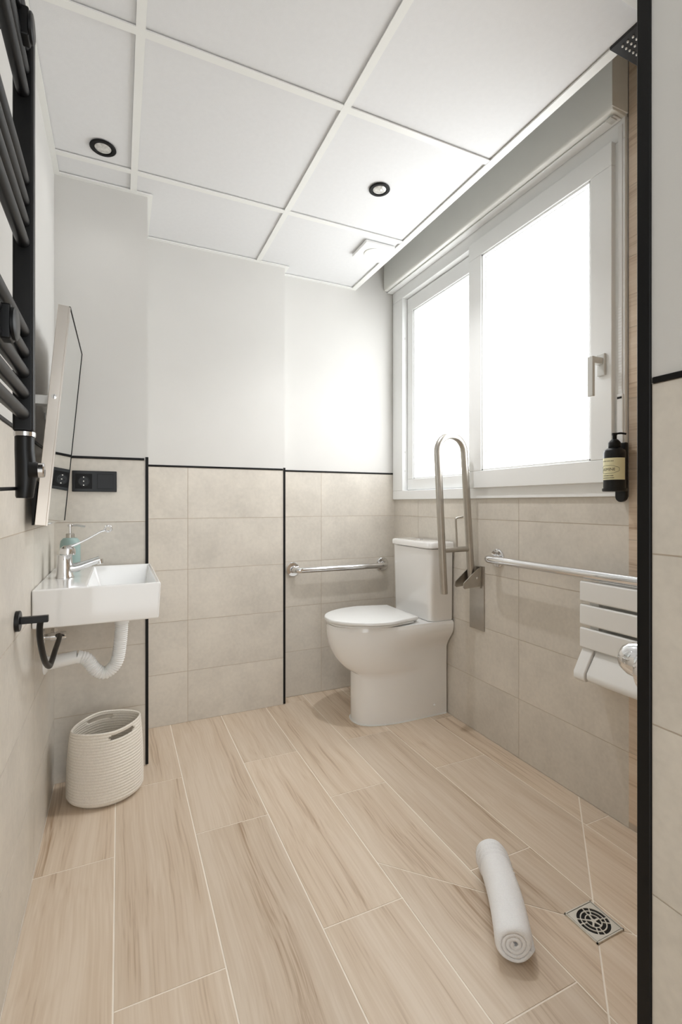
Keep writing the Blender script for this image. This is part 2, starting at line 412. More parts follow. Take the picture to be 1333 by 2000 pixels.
# ------------------------------------------------------------------ window
wi = thing('window_1', 'large white two-part window with frosted panes above the toilet', 'window', (XW, 1.8, SILL), kind='structure')
def wpart(name, pairs, m='pvc', parent=wi, bevel=.003):
    o = wi.location
    return obj(name, B(*[([p-q for p, q in zip(a, o)], [p-q for p, q in zip(b, o)]) for a, b in pairs]), m, parent, bevel=bevel)
xf = 1.512
fy0, fy1, fz0, fz1 = 1.094, 2.432, 1.142, 2.272
wpart('frame', [((xf, WY0, SILL), (1.60, WY1, fz0)), ((xf, WY0, fz1), (1.60, WY1, WTOP)), ((xf, WY0, fz0), (1.60, fy0, fz1)), ((xf, fy1, fz0), (1.60, WY1, fz1))])
def sash(x, y0, y1, z0, z1, gy0, gy1, gz0, gz1, xg):
    s = wpart('sash', [((x, y0, z0), (x+.055, y1, gz0)), ((x, y0, gz1), (x+.055, y1, z1)), ((x, y0, gz0), (x+.055, gy0, gz1)), ((x, gy1, gz0), (x+.055, y1, gz1))])
    wpart('glazing_bead', [((x+.006, gy0, gz0), (xg, gy1, gz0+.008)), ((x+.006, gy0, gz1-.008), (xg, gy1, gz1)), ((x+.006, gy0, gz0), (xg, gy0+.008, gz1)), ((x+.006, gy1-.008, gz0), (xg, gy1, gz1))], 'pvc', s, .001)
    wpart('seal', [((xg-.004, gy0+.008, gz1-.0105), (xg, gy1-.008, gz1-.008)), ((xg-.004, gy1-.0105, gz0+.008), (xg, gy1-.008, gz1-.008))], 'grey', s, 0)
    wpart('glass_pane', [((xg, gy0, gz0), (xg+.008, gy1, gz1))], 'pane', s, 0)
    return s
sr = sash(1.494, 1.090, 1.817, 1.138, 2.277, 1.172, 1.733, 1.216, 2.198, 1.520)
sl = sash(1.545, 1.760, 2.428, 1.146, 2.268, 1.835, 2.372, 1.208, 2.188, 1.565)
# handle of the nearer sash
yh, zh = 1.124, 1.545
def hp(pairs, name, m='grey', bv=.003): return wpart(name, pairs, m, sr, bv)
hp([((1.484, yh-.015, 1.500), (1.494, yh+.015, 1.575))], 'handle_plate')
hp([((1.440, yh-.010, 1.537), (1.484, yh+.010, 1.560)), ((1.432, yh-.011, 1.425), (1.444, yh+.011, 1.560))], 'handle')
for zz in (2.02, 1.36, 1.25):
    hp([((1.511, 2.400, zz), (1.514, 2.406, zz+.012))], 'hinge_pin', 'grey', .001)
# roller shutter belt on the window frame
rs = thing('shutter_belt', 'white shutter pull belt running down the window frame into a slotted winder', 'belt', (xf, 1.071, 1.40))
obj('belt', B(((-.003, -.007, .03), (0, .007, .92))), 'plastic', rs)
obj('winder_plate', B(((-.006, -.012, -.26), (0, .012, .03))), 'plastic', rs, bevel=.003)
obj('slot', B(((-.0068, -.008, .014), (-.0058, .008, .021))), 'dark', rs)
bm = bmesh.new()
for i in range(28): box(bm, (-.0036, -.006, .04+i*.010), (-.003, .006, .046+i*.010))
obj('belt_ribs', bm, 'pvc', rs)
sb = thing('roller_shutter_box', 'long white roller shutter box above the window', 'shutter box', (XW, 1.8, WTOP))
obj('housing', prism([(-.076, .012), (-.070, 0), (-.002, -.004), (-.002, .235), (-.076, .235)], 1, WY0-1.8, WY1-1.8), 'shutter', sb, bevel=.003)
obj('lower_lip', B(((-.052, WY0-1.79, -.010), (-.014, WY1-1.8, -.004))), 'pvc', sb, bevel=.002)
obj('end_cap', B(((-.079, WY0-1.8-.004, .006), (-.002, WY0-1.8, .235))), 'shutter', sb, bevel=.0015)
obj('belt_guide', B(((-.060, WY0-1.785, -.014), (-.030, WY0-1.765, -.010))), 'grey', sb)

# ------------------------------------------------------------------ toilet (faces away from the window wall)
TY = 2.135
to = thing('toilet', 'white close-coupled toilet with a closed lid standing under the window', 'toilet', (1.30, TY, 0))
def dline(front, back, hwf, hwb, n=40, p=2.3):
    """half of a D outline from back (near side) round the front to back (far side); returns (x, y, front share)"""
    out = []; L = .62*(back-front)
    for k in range(n+1):
        a = -math.pi/2+math.pi*k/n
        c, s = math.cos(a), math.sin(a)
        x = front+L-L*abs(c)**(2/p); y = hwf*math.copysign(abs(s)**(2/p), s); out.append((x, y))
    near = [(back+(out[0][0]-back)*t, -(hwb+(hwf-hwb)*t)) for t in [i/8 for i in range(8)]]
    far = [(x, -y) for x, y in reversed(near)]
    return near+out+far
FB = 1.517
bot = dline(1.043, FB, .119, .119, p=2.6); top = dline(.914, FB, .184, .176, p=2.2)
bm = bmesh.new(); rings = []
zs = [0, .03, .08, .14, .19, .22]+[.24+.225*(i/22) for i in range(23)]+[.475, .482, .486]
for z in zs:
    ring = []
    for (bx, by), (tx, ty) in zip(bot, top):
        a = min(1, max(0, (FB-.08-tx)/(.36)))                # 1 at the front, 0 at the back
        a = a*a*(3-2*a)
        q = min(1, max(0, (z-.245)/.215)); tf = (1-(1-q)**2)**.72
        q = min(1, max(0, (z-.335)/.115)); tb = q*q*(3-2*q)
        t = tb+(tf-tb)*a
        x, y = bx+(tx-bx)*t, by+(ty-by)*t
        if z < .02: x += .0*(1-z/.02)
        if z > .48: y *= .985; x = x+(1.2-x)*.012
        ring.append(bm.verts.new((x-1.30, y, z)))
    rings.append(ring)
for p, q in zip(rings, rings[1:]):
    for i in range(len(p)-1): bm.faces.new((p[i], p[i+1], q[i+1], q[i]))
    bm.faces.new((p[-1], p[0], q[0], q[-1]))
bm.faces.new(rings[0]); bm.faces.new(rings[-1])
autosmooth(obj('bowl', bm, 'ceramic', to), 50)
cbm = slab_ring = bmesh.new()
bot2 = [((x-1.30)*1.012-.004, y*1.03) for x, y in bot]
prism(bot2, 2, .0002, .004, cbm)
obj('sealant_bead', cbm, 'pvc', to)
turned('screw_cap', [(.006, 0), (.006, .004), (.004, .007), (0, .008)], (.14, -.121, .055), (0, -1, 0), 'pvc', to, 14)
def slab(outline, z0, z1, rad):
    bm = bmesh.new(); rs_ = []
    cx = sum(p[0] for p in outline)/len(outline); cy = sum(p[1] for p in outline)/len(outline)
    for z, s in ((z0, 1-rad*2), (z0+.002, 1), (z1-.005, 1), (z1-.001, 1-rad*2), (z1, 1-rad*5)):
        rs_.append([bm.verts.new((cx+(x-cx)*s, cy+(y-cy)*s, z)) for x, y in outline])
    for p, q in zip(rs_, rs_[1:]):
        for i in range(len(p)): bm.faces.new((p[i], p[(i+1) % len(p)], q[(i+1) % len(q)], q[i]))
    bm.faces.new(rs_[0]); bm.faces.new(rs_[-1]); return bm
def lidline(front, back, hw, hwb):
    o = dline(front, back, hw, hwb, p=2.05); return [(x-1.30, y) for x, y in o]
autosmooth(obj('seat_ring', slab(lidline(.914, 1.30, .180, .150), .489, .4995, .006), 'plastic', to), 45)
autosmooth(obj('lid', slab(lidline(.905, 1.325, .190, .150), .5020, .518, .006), 'plastic', to), 45)
for s in (-1, 1): obj('hinge', B(((-.005, s*.105-.022, .487), (.035, s*.105+.022, .507))), 'plastic', to, bevel=.004)
bm = bmesh.new()                                            # tank, slightly wider at the top
def rrect(x0, x1, hw, r, n=6):
    P = []
    for cx, cy, a0 in ((x1-.008, hw-.008, 0), (x0+r, hw-r, 90), (x0+r, -hw+r, 180), (x1-.008, -hw+.008, 270)):
        rr = r if cx < (x0+x1)/2 else .008
        for k in range(n+1):
            a = math.radians(a0+90*k/n); P.append((cx+rr*math.cos(a), cy+rr*math.sin(a)))
    return P
def loft(secs, bm=None):
    bm = bm or bmesh.new(); R = [[bm.verts.new((x, y, z)) for x, y in P] for P, z in secs]
    for p, q in zip(R, R[1:]):
        for i in range(len(p)): bm.faces.new((p[i], p[(i+1) % len(p)], q[(i+1) % len(p)], q[i]))
    bm.faces.new(R[0]); bm.faces.new(R[-1]); return bm
tk_ = autosmooth(obj('tank', loft([(rrect(.083, .214, .168, .03), .4865), (rrect(.078, .214, .172, .03), .493), (rrect(.072, .214, .176, .03), .842)]), 'ceramic', to), 40)
ld = autosmooth(obj('tank_lid', loft([(rrect(.068, .215, .179, .032), .845), (rrect(.062, .215, .184, .034), .850), (rrect(.062, .215, .184, .034), .868), (rrect(.066, .213, .180, .032), .875), (rrect(.078, .205, .17, .03), .8775)]), 'ceramic', to), 40)
turned('flush_button', [(.021, 0), (.021, .004), (.018, .0055), (0, .0055)], (.15, .03, .877), (0, 0, 1), 'chrome', ld, 28)

# ------------------------------------------------------------------ grab rails
def rail(name, label, p0, p1, wall_dir, off, r=.0165):
    """straight rail between two wall flanges; p0, p1 on the wall"""
    n = Vector(wall_dir); p0, p1 = Vector(p0), Vector(p1)
    t = thing(name, label, 'grab rail', p0)
    L_ = p1-p0; z = Vector((0, 0, 0))
    tube('bar', arc_path([z+n*.004, z+n*off, L_+n*off, L_+n*.004], .034, 10), r, 'chrome', t, 20)
    for q in (z, L_): turned('flange', [(.040, .0005), (.040, .006), (.036, .010), (.020, .012), (.0175, .016)], q, n, 'chrome', t, 36)
    return t
rail('grab_rail', 'polished horizontal grab rail on the back wall beside the toilet', (.872, YR, .703), (1.440, YR, .703), (0, -1, 0), .062)
rail('grab_rail', 'long polished grab rail on the window wall above the folded shower seat', (XW, 1.655, .826), (XW, .560, .826), (-1, 0, 0), .070)
GY = 1.79
gr = thing('folding_grab_bar', 'brushed steel drop-down support bar folded upright beside the toilet', 'grab bar', (XW, GY, .48))
def gp(x, z, y=0): return (x-XW, y, z-.48)
obj('wall_plate', B(((-.006, -.050, 0), (-.0004, .050, .298))), 'steel', gr, bevel=.0015)
br = obj('hinge_bracket', B(((-.014, -.034, .196), (-.006, .034, .296))), 'steel', gr, bevel=.001)
prof = [(-.014, .205), (-.014, .290), (-.030, .284), (-.105, .226), (-.108, .206), (-.100, .199)]
for s in (-1, 1): obj('cheek', prism(prof, 1, s*.030-.0022, s*.030+.0022), 'steel', br)
turned('pivot_bolt', [(.006, 0), (.006, .004), (.004, .0055), (0, .006)], (-.034, -.0322, .245), (0, -1, 0), 'chrome', br, 16)
P = [gp(1.489, .700)]
for k in range(13):
    a = math.pi*k/12; cx, cz, rr = 1.372, 1.300, .0745
    P.append(gp(cx+rr*math.cos(a), cz+rr*math.sin(a)))
P.append(gp(1.333, .660))
tube('bar_loop', P, .0165, 'steel', gr, 20)
tube('cross_bar', [gp(1.318, .857), gp(1.478, .857)], .0125, 'steel', gr, 16)
tube('paper_hook', arc_path([gp(1.405, .866, .0), gp(1.398, 1.000, .0), gp(1.440, 1.006, .0)], .010, 6), .0045, 'steel', gr, 10)

# ------------------------------------------------------------------ folded shower seat
sy0, sy1 = .775, 1.172
se = thing('folding_shower_bench', 'white slatted shower seat folded against the window wall', 'shower bench', (XW, sy1, .47))
def sp(a, b): return ([a[0]-XW, a[1]-sy1, a[2]-.47], [b[0]-XW, b[1]-sy1, b[2]-.47])
for z0, z1 in ((.733, .802), (.654, .723), (.575, .644)): obj('slat', B(sp((1.440, sy0, z0), (1.458, sy1, z1))), 'plastic', se, bevel=.006, seg=3)
for y in (1.128, .825): obj('slat_support', B(sp((1.4585, y-.017, .560), (1.478, y+.017, .800))), 'plastic', se, bevel=.002)
obj('wall_frame', B(sp((1.500, sy0+.03, .475), (1.5235, sy1-.03, .800))), 'grey', se, bevel=.002)
pr = [(-.002, .105), (-.062, .105), (-.112, .032), (-.112, .014), (-.104, .004), (-.002, .004)]
obj('seat_base', prism(pr, 1, -(sy1-sy0)+.004, -.050), 'plastic', se, bevel=.004)
ck = obj('side_cheek', prism([(-.002, .112), (-.068, .112), (-.118, .030), (-.118, .008), (-.108, 0), (-.002, 0)], 1, -.047, -.004), 'plastic', se, bevel=.004)
obj('cheek_recess', prism([(-.1068, .040), (-.0800, .084), (-.0785, .083), (-.1053, .039)], 1, -.036, -.022), 'grey', ck)

# ------------------------------------------------------------------ shower: rain head and mixer on the hidden end wall
sh = thing('rain_shower_head', 'square black rain shower head below the ceiling at upper right', 'shower head', (1.205, .671, 2.168))
obj('plate', B(((-.122, -.125, 0), (.122, .125, .008))), 'matblack', sh, bevel=.001, seg=1)
rest = bmesh.new()
for ix in range(17):
    for iy in range(17):
        q = (-.104+ix*.013, -.104+iy*.013, .0005)
        prof = [(.0026, 0), (.0022, -.0035), (0, -.0037)]
        if ix < 8 and iy > 8: obj('nozzle', lathe(prof, q, (0, 0, 1), 8), 'plastic', sh)
        else: lathe(prof, q, (0, 0, 1), 6, rest)
obj('nozzle_field', rest, 'plastic', sh)['kind'] = 'stuff'
tube('arm', arc_path([(0, 0, .008), (0, 0, .060), (0, -.197, .060)], .03, 8), .011, 'matblack', sh, 14)
mx_ = thing('shower_mixer', 'polished round shower mixer knob at the edge of the black corner profile', 'mixer tap', (.831, YP, .786))
turned('escutcheon', [(.058, .0005), (.058, .004), (.050, .012), (.028, .018), (.028, .045)], (0, 0, 0), (0, 1, 0), 'chrome', mx_, 40)
turned('collar', [(.030, .045), (.044, .048), (.0455, .056), (.044, .066), (.034, .070)], (0, 0, 0), (0, 1, 0), 'chrome', mx_, 40)
turned('knob', [(.030, .068), (.031, .080), (.029, .096), (.023, .108), (.012, .116), (0, .118)], (0, 0, .006), (0, 1, 0), 'chrome', mx_, 40)

# ------------------------------------------------------------------ bottle in its holder on the window frame
bx_, by_ = 1.462, 1.056
hd = thing('bottle_holder', 'black wall bracket holding the pump bottle at the window edge', 'holder', (1.506, 1.062, 1.072))
P = []
for k in range(13): a = math.pi+math.pi*k/12; P.append((.0185*math.cos(a), .0185+.0185*math.sin(a)))
P += [(.0185, .195), (-.0185, .195)]
obj('back_plate', prism(P, 0, -.010, .0055), 'blackgloss', hd, bevel=.003)
turned('cup', [(.0335, 0), (.036, .002), (.036, .010), (.0345, .010), (.0345, .003), (0, .003)], (bx_-1.506-.001, by_-1.062, .034), (0, 0, 1), 'blackgloss', hd, 36)
bo = thing('pump_bottle', 'black pump bottle with a pale yellow label beside the window', 'bottle', (bx_-.001, by_, 1.1095))
RB = .0325
body = turned('body', [(.030, 0), (RB, .002), (RB, .122), (.030, .130), (.022, .136), (.017, .138)], (0, 0, 0), (0, 0, 1), 'blackgloss', bo, 48)
turned('collar', [(.0175, .138), (.0185, .140), (.0180, .155), (.012, .163), (.0075, .166)], (0, 0, 0), (0, 0, 1), 'black', bo, 28)
pm = turned('pump', [(.0065, .165), (.0065, .178), (.008, .180), (.008, .186), (0, .187)], (0, 0, 0), (0, 0, 1), 'black', bo, 18)
tube('nozzle', catmull([(0, 0, .183), (.010, -.014, .1845), (.019, -.027, .181)], 6), .0032, 'black', pm, 10)
def onlabel(x, z, r): return (-r*math.cos(x/r), -r*math.sin(x/r), z)
bm = bmesh.new(); prev = None
for k in range(49):
    x = -.056+.112*k/48; a = bm.verts.new(onlabel(x, .034, RB+.0004)); b = bm.verts.new(onlabel(x, .104, RB+.0004))
    if prev: bm.faces.new((prev[0], a, b, prev[1]))
    prev = (a, b)
lb = obj('paper_label', bm, 'label', bo, smooth=True)
def printed(txt, size, z, name='lettering', x=0):
    cu = bpy.data.curves.new('txt', 'FONT'); cu.body = txt; cu.size = size; cu.align_x = 'CENTER'; cu.align_y = 'CENTER'; cu.resolution_u = 2
    o = bpy.data.objects.new('txt', cu); COL.objects.link(o)
    dg = bpy.context.evaluated_depsgraph_get(); me = bpy.data.meshes.new_from_object(o.evaluated_get(dg))
    bpy.data.objects.remove(o)
    for v in me.vertices: v.co = onlabel(v.co.x+x, z+v.co.y, RB+.0008)
    me.materials.clear(); me.materials.append(M['ink']); q = bpy.data.objects.new(name, me); COL.objects.link(q); q.parent = lb
    return q
printed('JASMINE', .0125, .067)
bm = bmesh.new()                                        # scalloped cartouche round the word
pts = []
for k in range(73):
    a = 2*math.pi*k/72; s = 1+.07*abs(math.sin(a*4)); pts.append(onlabel(.034*math.cos(a)*s, .067+.0125*math.sin(a)*s, RB+.0006))
obj('cartouche', sweep(pts, .0004, 5), 'ink', lb)
for z, w_, n in ((.094, .040, 9), (.047, .036, 9), (.040, .042, 11)):   # small print, too fine to read
    bm = bmesh.new()
    for k in range(n):
        x = -w_/2+w_*k/n; L_ = w_/n*(.5+.3*random.random()); h = .0012
        vs = [bm.verts.new(onlabel(*q, RB+.0007)) for q in ((x, z-h), (x+L_, z-h), (x+L_, z+h), (x, z+h))]; bm.faces.new(vs)
    obj('small_print', bm, 'ink', lb)

# ------------------------------------------------------------------ sink corner
sx0, sx1, s0, s1, zb, zt = XL+.001, .118, 1.594, 2.110, .712, .824
sk = thing('wall_sink', 'white rectangular wall-hung sink on the left wall', 'sink', (XL, 1.85, zb))
def so(v): return (v[0]-XL, v[1]-1.85, v[2]-zb)
bm = bmesh.new()
def rect(x0, x1, y0, y1, z): return [bm.verts.new(so(p)) for p in ((x0, y0, z), (x1, y0, z), (x1, y1, z), (x0, y1, z))]
ob = rect(sx0, sx1-.006, s0+.004, s1-.004, zb); ot = rect(sx0, sx1, s0, s1, zt)
it = rect(-.088, sx1-.011, s0+.011, s1-.011, zt); ib = rect(-.066, sx1-.022, s0+.024, s1-.024, zt-.078)
for a, b in ((ob, ot), (ot, it), (it, ib)):
    for i in range(4): bm.faces.new((a[i], a[(i+1) % 4], b[(i+1) % 4], b[i]))
bm.faces.new(ob); bm.faces.new(ib)
obj('basin', bm, 'ceramic', sk, bevel=.006, seg=4)
turned('drain_ring', [(.026, 0), (.026, .002), (.020, .0035), (0, .0025)], so((.012, 1.85, zt-.0775)), (0, 0, 1), 'chrome', sk, 28)
# tap
tx, ty = -.163, 1.822
tp = thing('basin_tap', 'chrome mixer tap with a long looped medical lever on the sink', 'tap', (tx, ty, zt))
turned('body', [(.0275, .0003), (.0275, .004), (.0245, .010), (.0225, .050), (.0215, .072), (.023, .076)], (0, 0, 0), (0, 0, 1), 'chrome', tp, 32)
turned('cartridge_cap', [(.023, .0765), (.024, .084), (.022, .096), (.013, .104), (0, .106)], (0, 0, 0), (.10, 0, 1), 'chrome', tp, 32)
path = catmull([(.004, 0, .030), (.035, 0, .033), (.075, 0, .046), (.104, 0, .056)], 8)
tube('spout', path, [.017-.0055*min(1, i/18) for i in range(len(path))], 'chrome', tp, 18)
turned('aerator', [(.0105, 0), (.0105, .014), (.009, .016), (0, .016)], (.103, 0, .056), (.15, 0, -1), 'chrome', tp, 18)
path = catmull([(-.004, 0, .094), (.028, 0, .106), (.065, 0, .124), (.104, 0, .147), (.120, 0, .152)], 8)
tube('lever', path, [.008-.0048*min(1, i/12) for i in range(len(path))], 'chrome', tp, 12)
ring = [(.129+.010*math.cos(2*math.pi*k/24), -.006*math.sin(2*math.pi*k/24), .158+.010*math.sin(2*math.pi*k/24)) for k in range(25)]
tube('lever_loop', ring, .0034, 'chrome', tp, 10)
# soap dispenser
sd = thing('soap_dispenser', 'mint green soap dispenser with a metal pump behind the tap', 'dispenser', (-.160, 1.985, zt))
turned('body', [(.031, .0003), (.033, .003), (.033, .060), (.0325, .095), (.030, .110), (.022, .119), (.013, .121)], (0, 0, 0), (0, 0, 1), 'mint', sd, 40)
turned('collar', [(.014, .1205), (.014, .134), (.012, .136), (0, .136)], (0, 0, 0), (0, 0, 1), 'steel', sd, 24)
pp = turned('pump_stem', [(.0042, .136), (.0042, .160), (.009, .161), (.009, .168), (0, .169)], (0, 0, 0), (0, 0, 1), 'chrome', sd, 18)
tube('pump_nozzle', catmull([(0, 0, .1645), (.022, -.004, .1645), (.048, -.009, .160)], 6), .0035, 'chrome', pp, 10)
# waste pipe
wp = thing('waste_pipe', 'white corrugated waste pipe curving from under the sink to the wall', 'pipe', (XL, 1.85, .50))
pts = catmull([(.008, 0, zb-.002), (.008, 0, .660), (.004, 0, .590), (-.008, 0, .520), (-.040, 0, .487), (-.072, 0, .500), (-.100, 0, .540), (-.130, 0, .552)], 22)
def resample(P, step):
    out = [P[0]]; acc = 0
    for a, b in zip(P, P[1:]):
        d = (b-a).length
        while acc+d >= step and d > 1e-9:
            t = (step-acc)/d; a = a+(b-a)*t; out.append(a.copy()); d = (b-a).length; acc = 0
        acc += d
    return out
pts = [Vector((p.x-XL, 0, p.z-.50)) for p in resample(pts, .0014)]; N_ = len(pts)
tube('corrugated_hose', pts, [.0207+.0014*math.sin(i*2*math.pi/5) if 30 < i < N_-10 else .0212 for i in range(N_)], 'pvc', wp, 24)
turned('sink_nut', [(.027, 0), (.027, .03), (.0235, .034), (.0235, .06)], so((.008, 1.85, zb-.001))[:2]+(zb-.50-.0005,), (0, 0, -1), 'pvc', wp, 28)
tube('wall_pipe', [(-.128-XL, 0, .0515), (.001, 0, .040)], .0215, 'pvc', wp, 24)
turned('wall_rosette', [(.034, .0005), (.034, .004), (.026, .010)], (0, 0, .040), (1, 0, 0), 'pvc', wp, 28)
# stop valve under the sink
vy, vz = 1.835, .632
sv = thing('stop_valve', 'small chrome stop valve on the wall under the sink', 'valve', (XL, vy, vz))
turned('rosette', [(.025, .0005), (.024, .004), (.012, .006)], (0, 0, 0), (1, 0, 0), 'chrome', sv, 24)
turned('valve_body', [(.010, .005), (.010, .020), (.014, .021), (.014, .044), (.009, .046)], (0, 0, 0), (1, 0, 0), 'chrome', sv, 18)
turned('handwheel', [(.007, .046), (.013, .048), (.014, .062), (.011, .066), (0, .066)], (0, 0, 0), (1, 0, 0), 'chrome', sv, 10)
turned('outlet_nut', [(.0095, 0), (.0095, .018), (.012, .019), (.012, .032), (.0105, .033)], (.032, 0, -.008), (0, .35, 1), 'chrome', sv, 6)
# black wall bracket and hose
hk = thing('towel_holder', 'black wall holder with a round rosette and hanging black loop in front of the sink', 'holder', (XL, 1.373, .786))
turned('rosette', [(.0245, .0005), (.0245, .009), (.0235, .010), (0, .010)], (0, 0, 0), (1, 0, 0), 'matblack', hk, 36)
obj('arm', B(((.0098, -.008, -.007), (.068, .008, .009))), 'matblack', hk, bevel=.0015)
def hz(x, y, z): return (x-XL, y-1.373, z-.786)
tube('hanging_loop', catmull([hz(-.172, 1.373, .790), hz(-.1765, 1.380, .765), hz(-.1775, 1.40, .725), hz(-.175, 1.45, .665), hz(-.172, 1.51, .630), hz(-.171, 1.555, .628), hz(-.170, 1.64, .640), hz(-.172, 1.77, .645), hz(-.183, vy-.012, .636)], 9), .0072, 'matblack', hk, 14)
# sockets
sc = thing('wall_socket', 'black double wall socket plate on the tiles beside the mirror', 'socket', (-.087, YL, 1.1535))
obj('frame', B(((-.078, -.009, -.0405), (.078, -.0004, .0405))), 'blackgloss', sc, bevel=.002)
obj('socket_insert', B(((-.067, -.0115, -.029), (-.009, -.0088, .029))), 'black', sc, bevel=.001)
obj('switch_rocker', B(((.009, -.0125, -.029), (.067, -.0088, .029))), 'blackgloss', sc, bevel=.001)
turned('socket_well', [(.0205, 0), (.0205, .0016), (.0185, .0018), (.0175, .0004), (0, .0004)], (-.038, -.0115, 0), (0, -1, 0), 'matblack', sc, 32)
for dx, dz in ((-.0095, 0), (.0095, 0), (0, .0155), (0, -.0155), (0, 0)):
    turned('contact', [(.0022, 0), (.0022, .0006), (0, .0006)], (-.038+dx, -.0120, dz), (0, -1, 0), 'steel' if dx == 0 else 'dark', sc, 10)

# tilting mirror
mr_ = thing('tilting_mirror', 'rectangular tilted mirror with polished metal edges above the sink', 'mirror', (XL, 1.73, 1.008))
f0 = Vector((-.1770, 0, 1.008)); f1 = Vector((-.1225, 0, 1.602))
up = (f1-f0); nrm = Vector((up.z, 0, -up.x)).normalized()
my0, my1, th = 1.500, 1.962, .027
def mp(p, y): return (p.x-XL, y-1.73, p.z-1.008)
def mslab(a, b, y0, y1, t0, t1):
    bm = bmesh.new(); q = [f0+up*a+nrm*t0, f0+up*b+nrm*t0, f0+up*b+nrm*t1, f0+up*a+nrm*t1]
    A = [bm.verts.new(mp(p, y0)) for p in q]; C = [bm.verts.new(mp(p, y1)) for p in q]
    bm.faces.new(A); bm.faces.new(C)
    for i in range(4): bm.faces.new((A[i], A[(i+1) % 4], C[(i+1) % 4], C[i]))
    return bm
obj('panel', mslab(0, 1, my0, my1, -th, -.001), 'alu', mr_, bevel=.001, seg=1)
obj('mirror_glass', mslab(.004, .996, my0+.0025, my1-.0025, -.001, .0015), 'mirror', mr_)
bm = bmesh.new()
for a, b, y0, y1 in ((0, 1, my1-.0025, my1), (.996, 1, my0, my1)):
    q = mslab(a, b, y0, y1, -.001, .003); me = bpy.data.meshes.new('t'); q.to_mesh(me); q.free(); bm.from_mesh(me); bpy.data.meshes.remove(me)
obj('rim', bm, 'black', mr_)
bm = bmesh.new()
for a, b, y0, y1 in ((0, 1, my0, my0+.0025),):
    q = mslab(a, b, y0, y1, -.001, .003); me = bpy.data.meshes.new('t'); q.to_mesh(me); q.free(); bm.from_mesh(me); bpy.data.meshes.remove(me)
obj('near_rim', bm, 'alu', mr_)
pm_ = f0+up*.58-nrm*th*.5
turned('pivot_screw', [(.006, 0), (.006, .003), (.003, .004), (0, .004)], mp(pm_, my0), (0, -1, 0), 'chrome', mr_, 16)
for y in (my0+.08, my1-.08):
    obj('wall_bracket', B(((.0005, y-1.73-.02, .335), (.065, y-1.73+.02, .360))), 'plastic', mr_, bevel=.002)
obj('gap_shade', prism([(.0145, .002), (.0185, .002), (.0285, .118), (.0145, .118)], 1, my0+.004-1.73, my1-.02-1.73), 'dark', mr_)  # dark wedge put in for the shade behind the mirror's lower edge

# ------------------------------------------------------------------ towel warmer
wy1, wy0, wx = 1.10, .60, -.1665
tw = thing('towel_warmer', 'black ladder towel warmer on the left wall at upper left', 'towel warmer', (XL, wy1, 1.20))
def tz(x, y, z): return (x-XL, y-wy1, z-1.20)
for y in (wy1, wy0): obj('upright', B((tz(wx-.0175, y-.012, 1.205), tz(wx+.0175, y+.012, 1.995))), 'matblack', tw, bevel=.005, seg=3)
for z in (1.978, 1.937, 1.894, 1.851, 1.683, 1.643, 1.604, 1.565, 1.395, 1.355, 1.317, 1.277, 1.238):
    tube('rung', [tz(wx, wy0+.013, z), tz(wx, wy1-.0125, z)], .0112, 'matblack', tw, 20)
for y, z in ((1.015, 1.915), (.862, 1.336)):
    bk = obj('bracket', B((tz(XL+.0005, y-.012, z-.012), tz(wx-.013, y+.012, z+.012)), (tz(wx+.004, y-.015, z-.026), tz(wx+.022, y+.015, z+.026))), 'matblack', tw, bevel=.003)
    turned('bracket_cap', [(.024, 0), (.024, .004), (.021, .006), (0, .006)], tz(wx+.022, y, z), (1, 0, 0), 'matblack', bk, 28)
turned('chrome_ring', [(.0165, 0), (.0185, .001), (.0185, .009), (.0165, .010)], tz(wx+.001, wy1, 1.1955), (0, 0, 1), 'chrome', tw, 28)
he = obj('heating_element', loft([([(x*s+dx+.001+wx-XL, y*s) for x, y in [(.0165*math.cos(2*math.pi*k/24), .0165*math.sin(2*math.pi*k/24)) for k in range(24)]], z) for z, s, dx in ((-.005, 1, 0), (-.03, 1, 0), (-.06, 1.08, .002), (-.09, 1.05, .002), (-.118, .92, 0), (-.122, .84, 0))]), 'blackgloss', tw)
autosmooth(he, 50)
turned('dial_neck', [(.022, 0), (.017, .008), (.0145, .014)], (wx-XL+.010, 0, -.068), (1, 0, 0), 'blackgloss', he, 28)
turned('dial', [(.0145, 0), (.0145, .008), (.013, .010), (0, .010)], (wx-XL+.0242, 0, -.068), (1, 0, 0), 'chrome', he, 28)
tube('power_cable', catmull([tz(wx-.012, wy1-.006, 1.096), tz(wx-.020, 1.05, 1.094), tz(wx-.028, .95, 1.090), tz(wx-.032, .80, 1.085), tz(XL+.006, .66, 1.03)], 8), .0035, 'black', tw, 10)

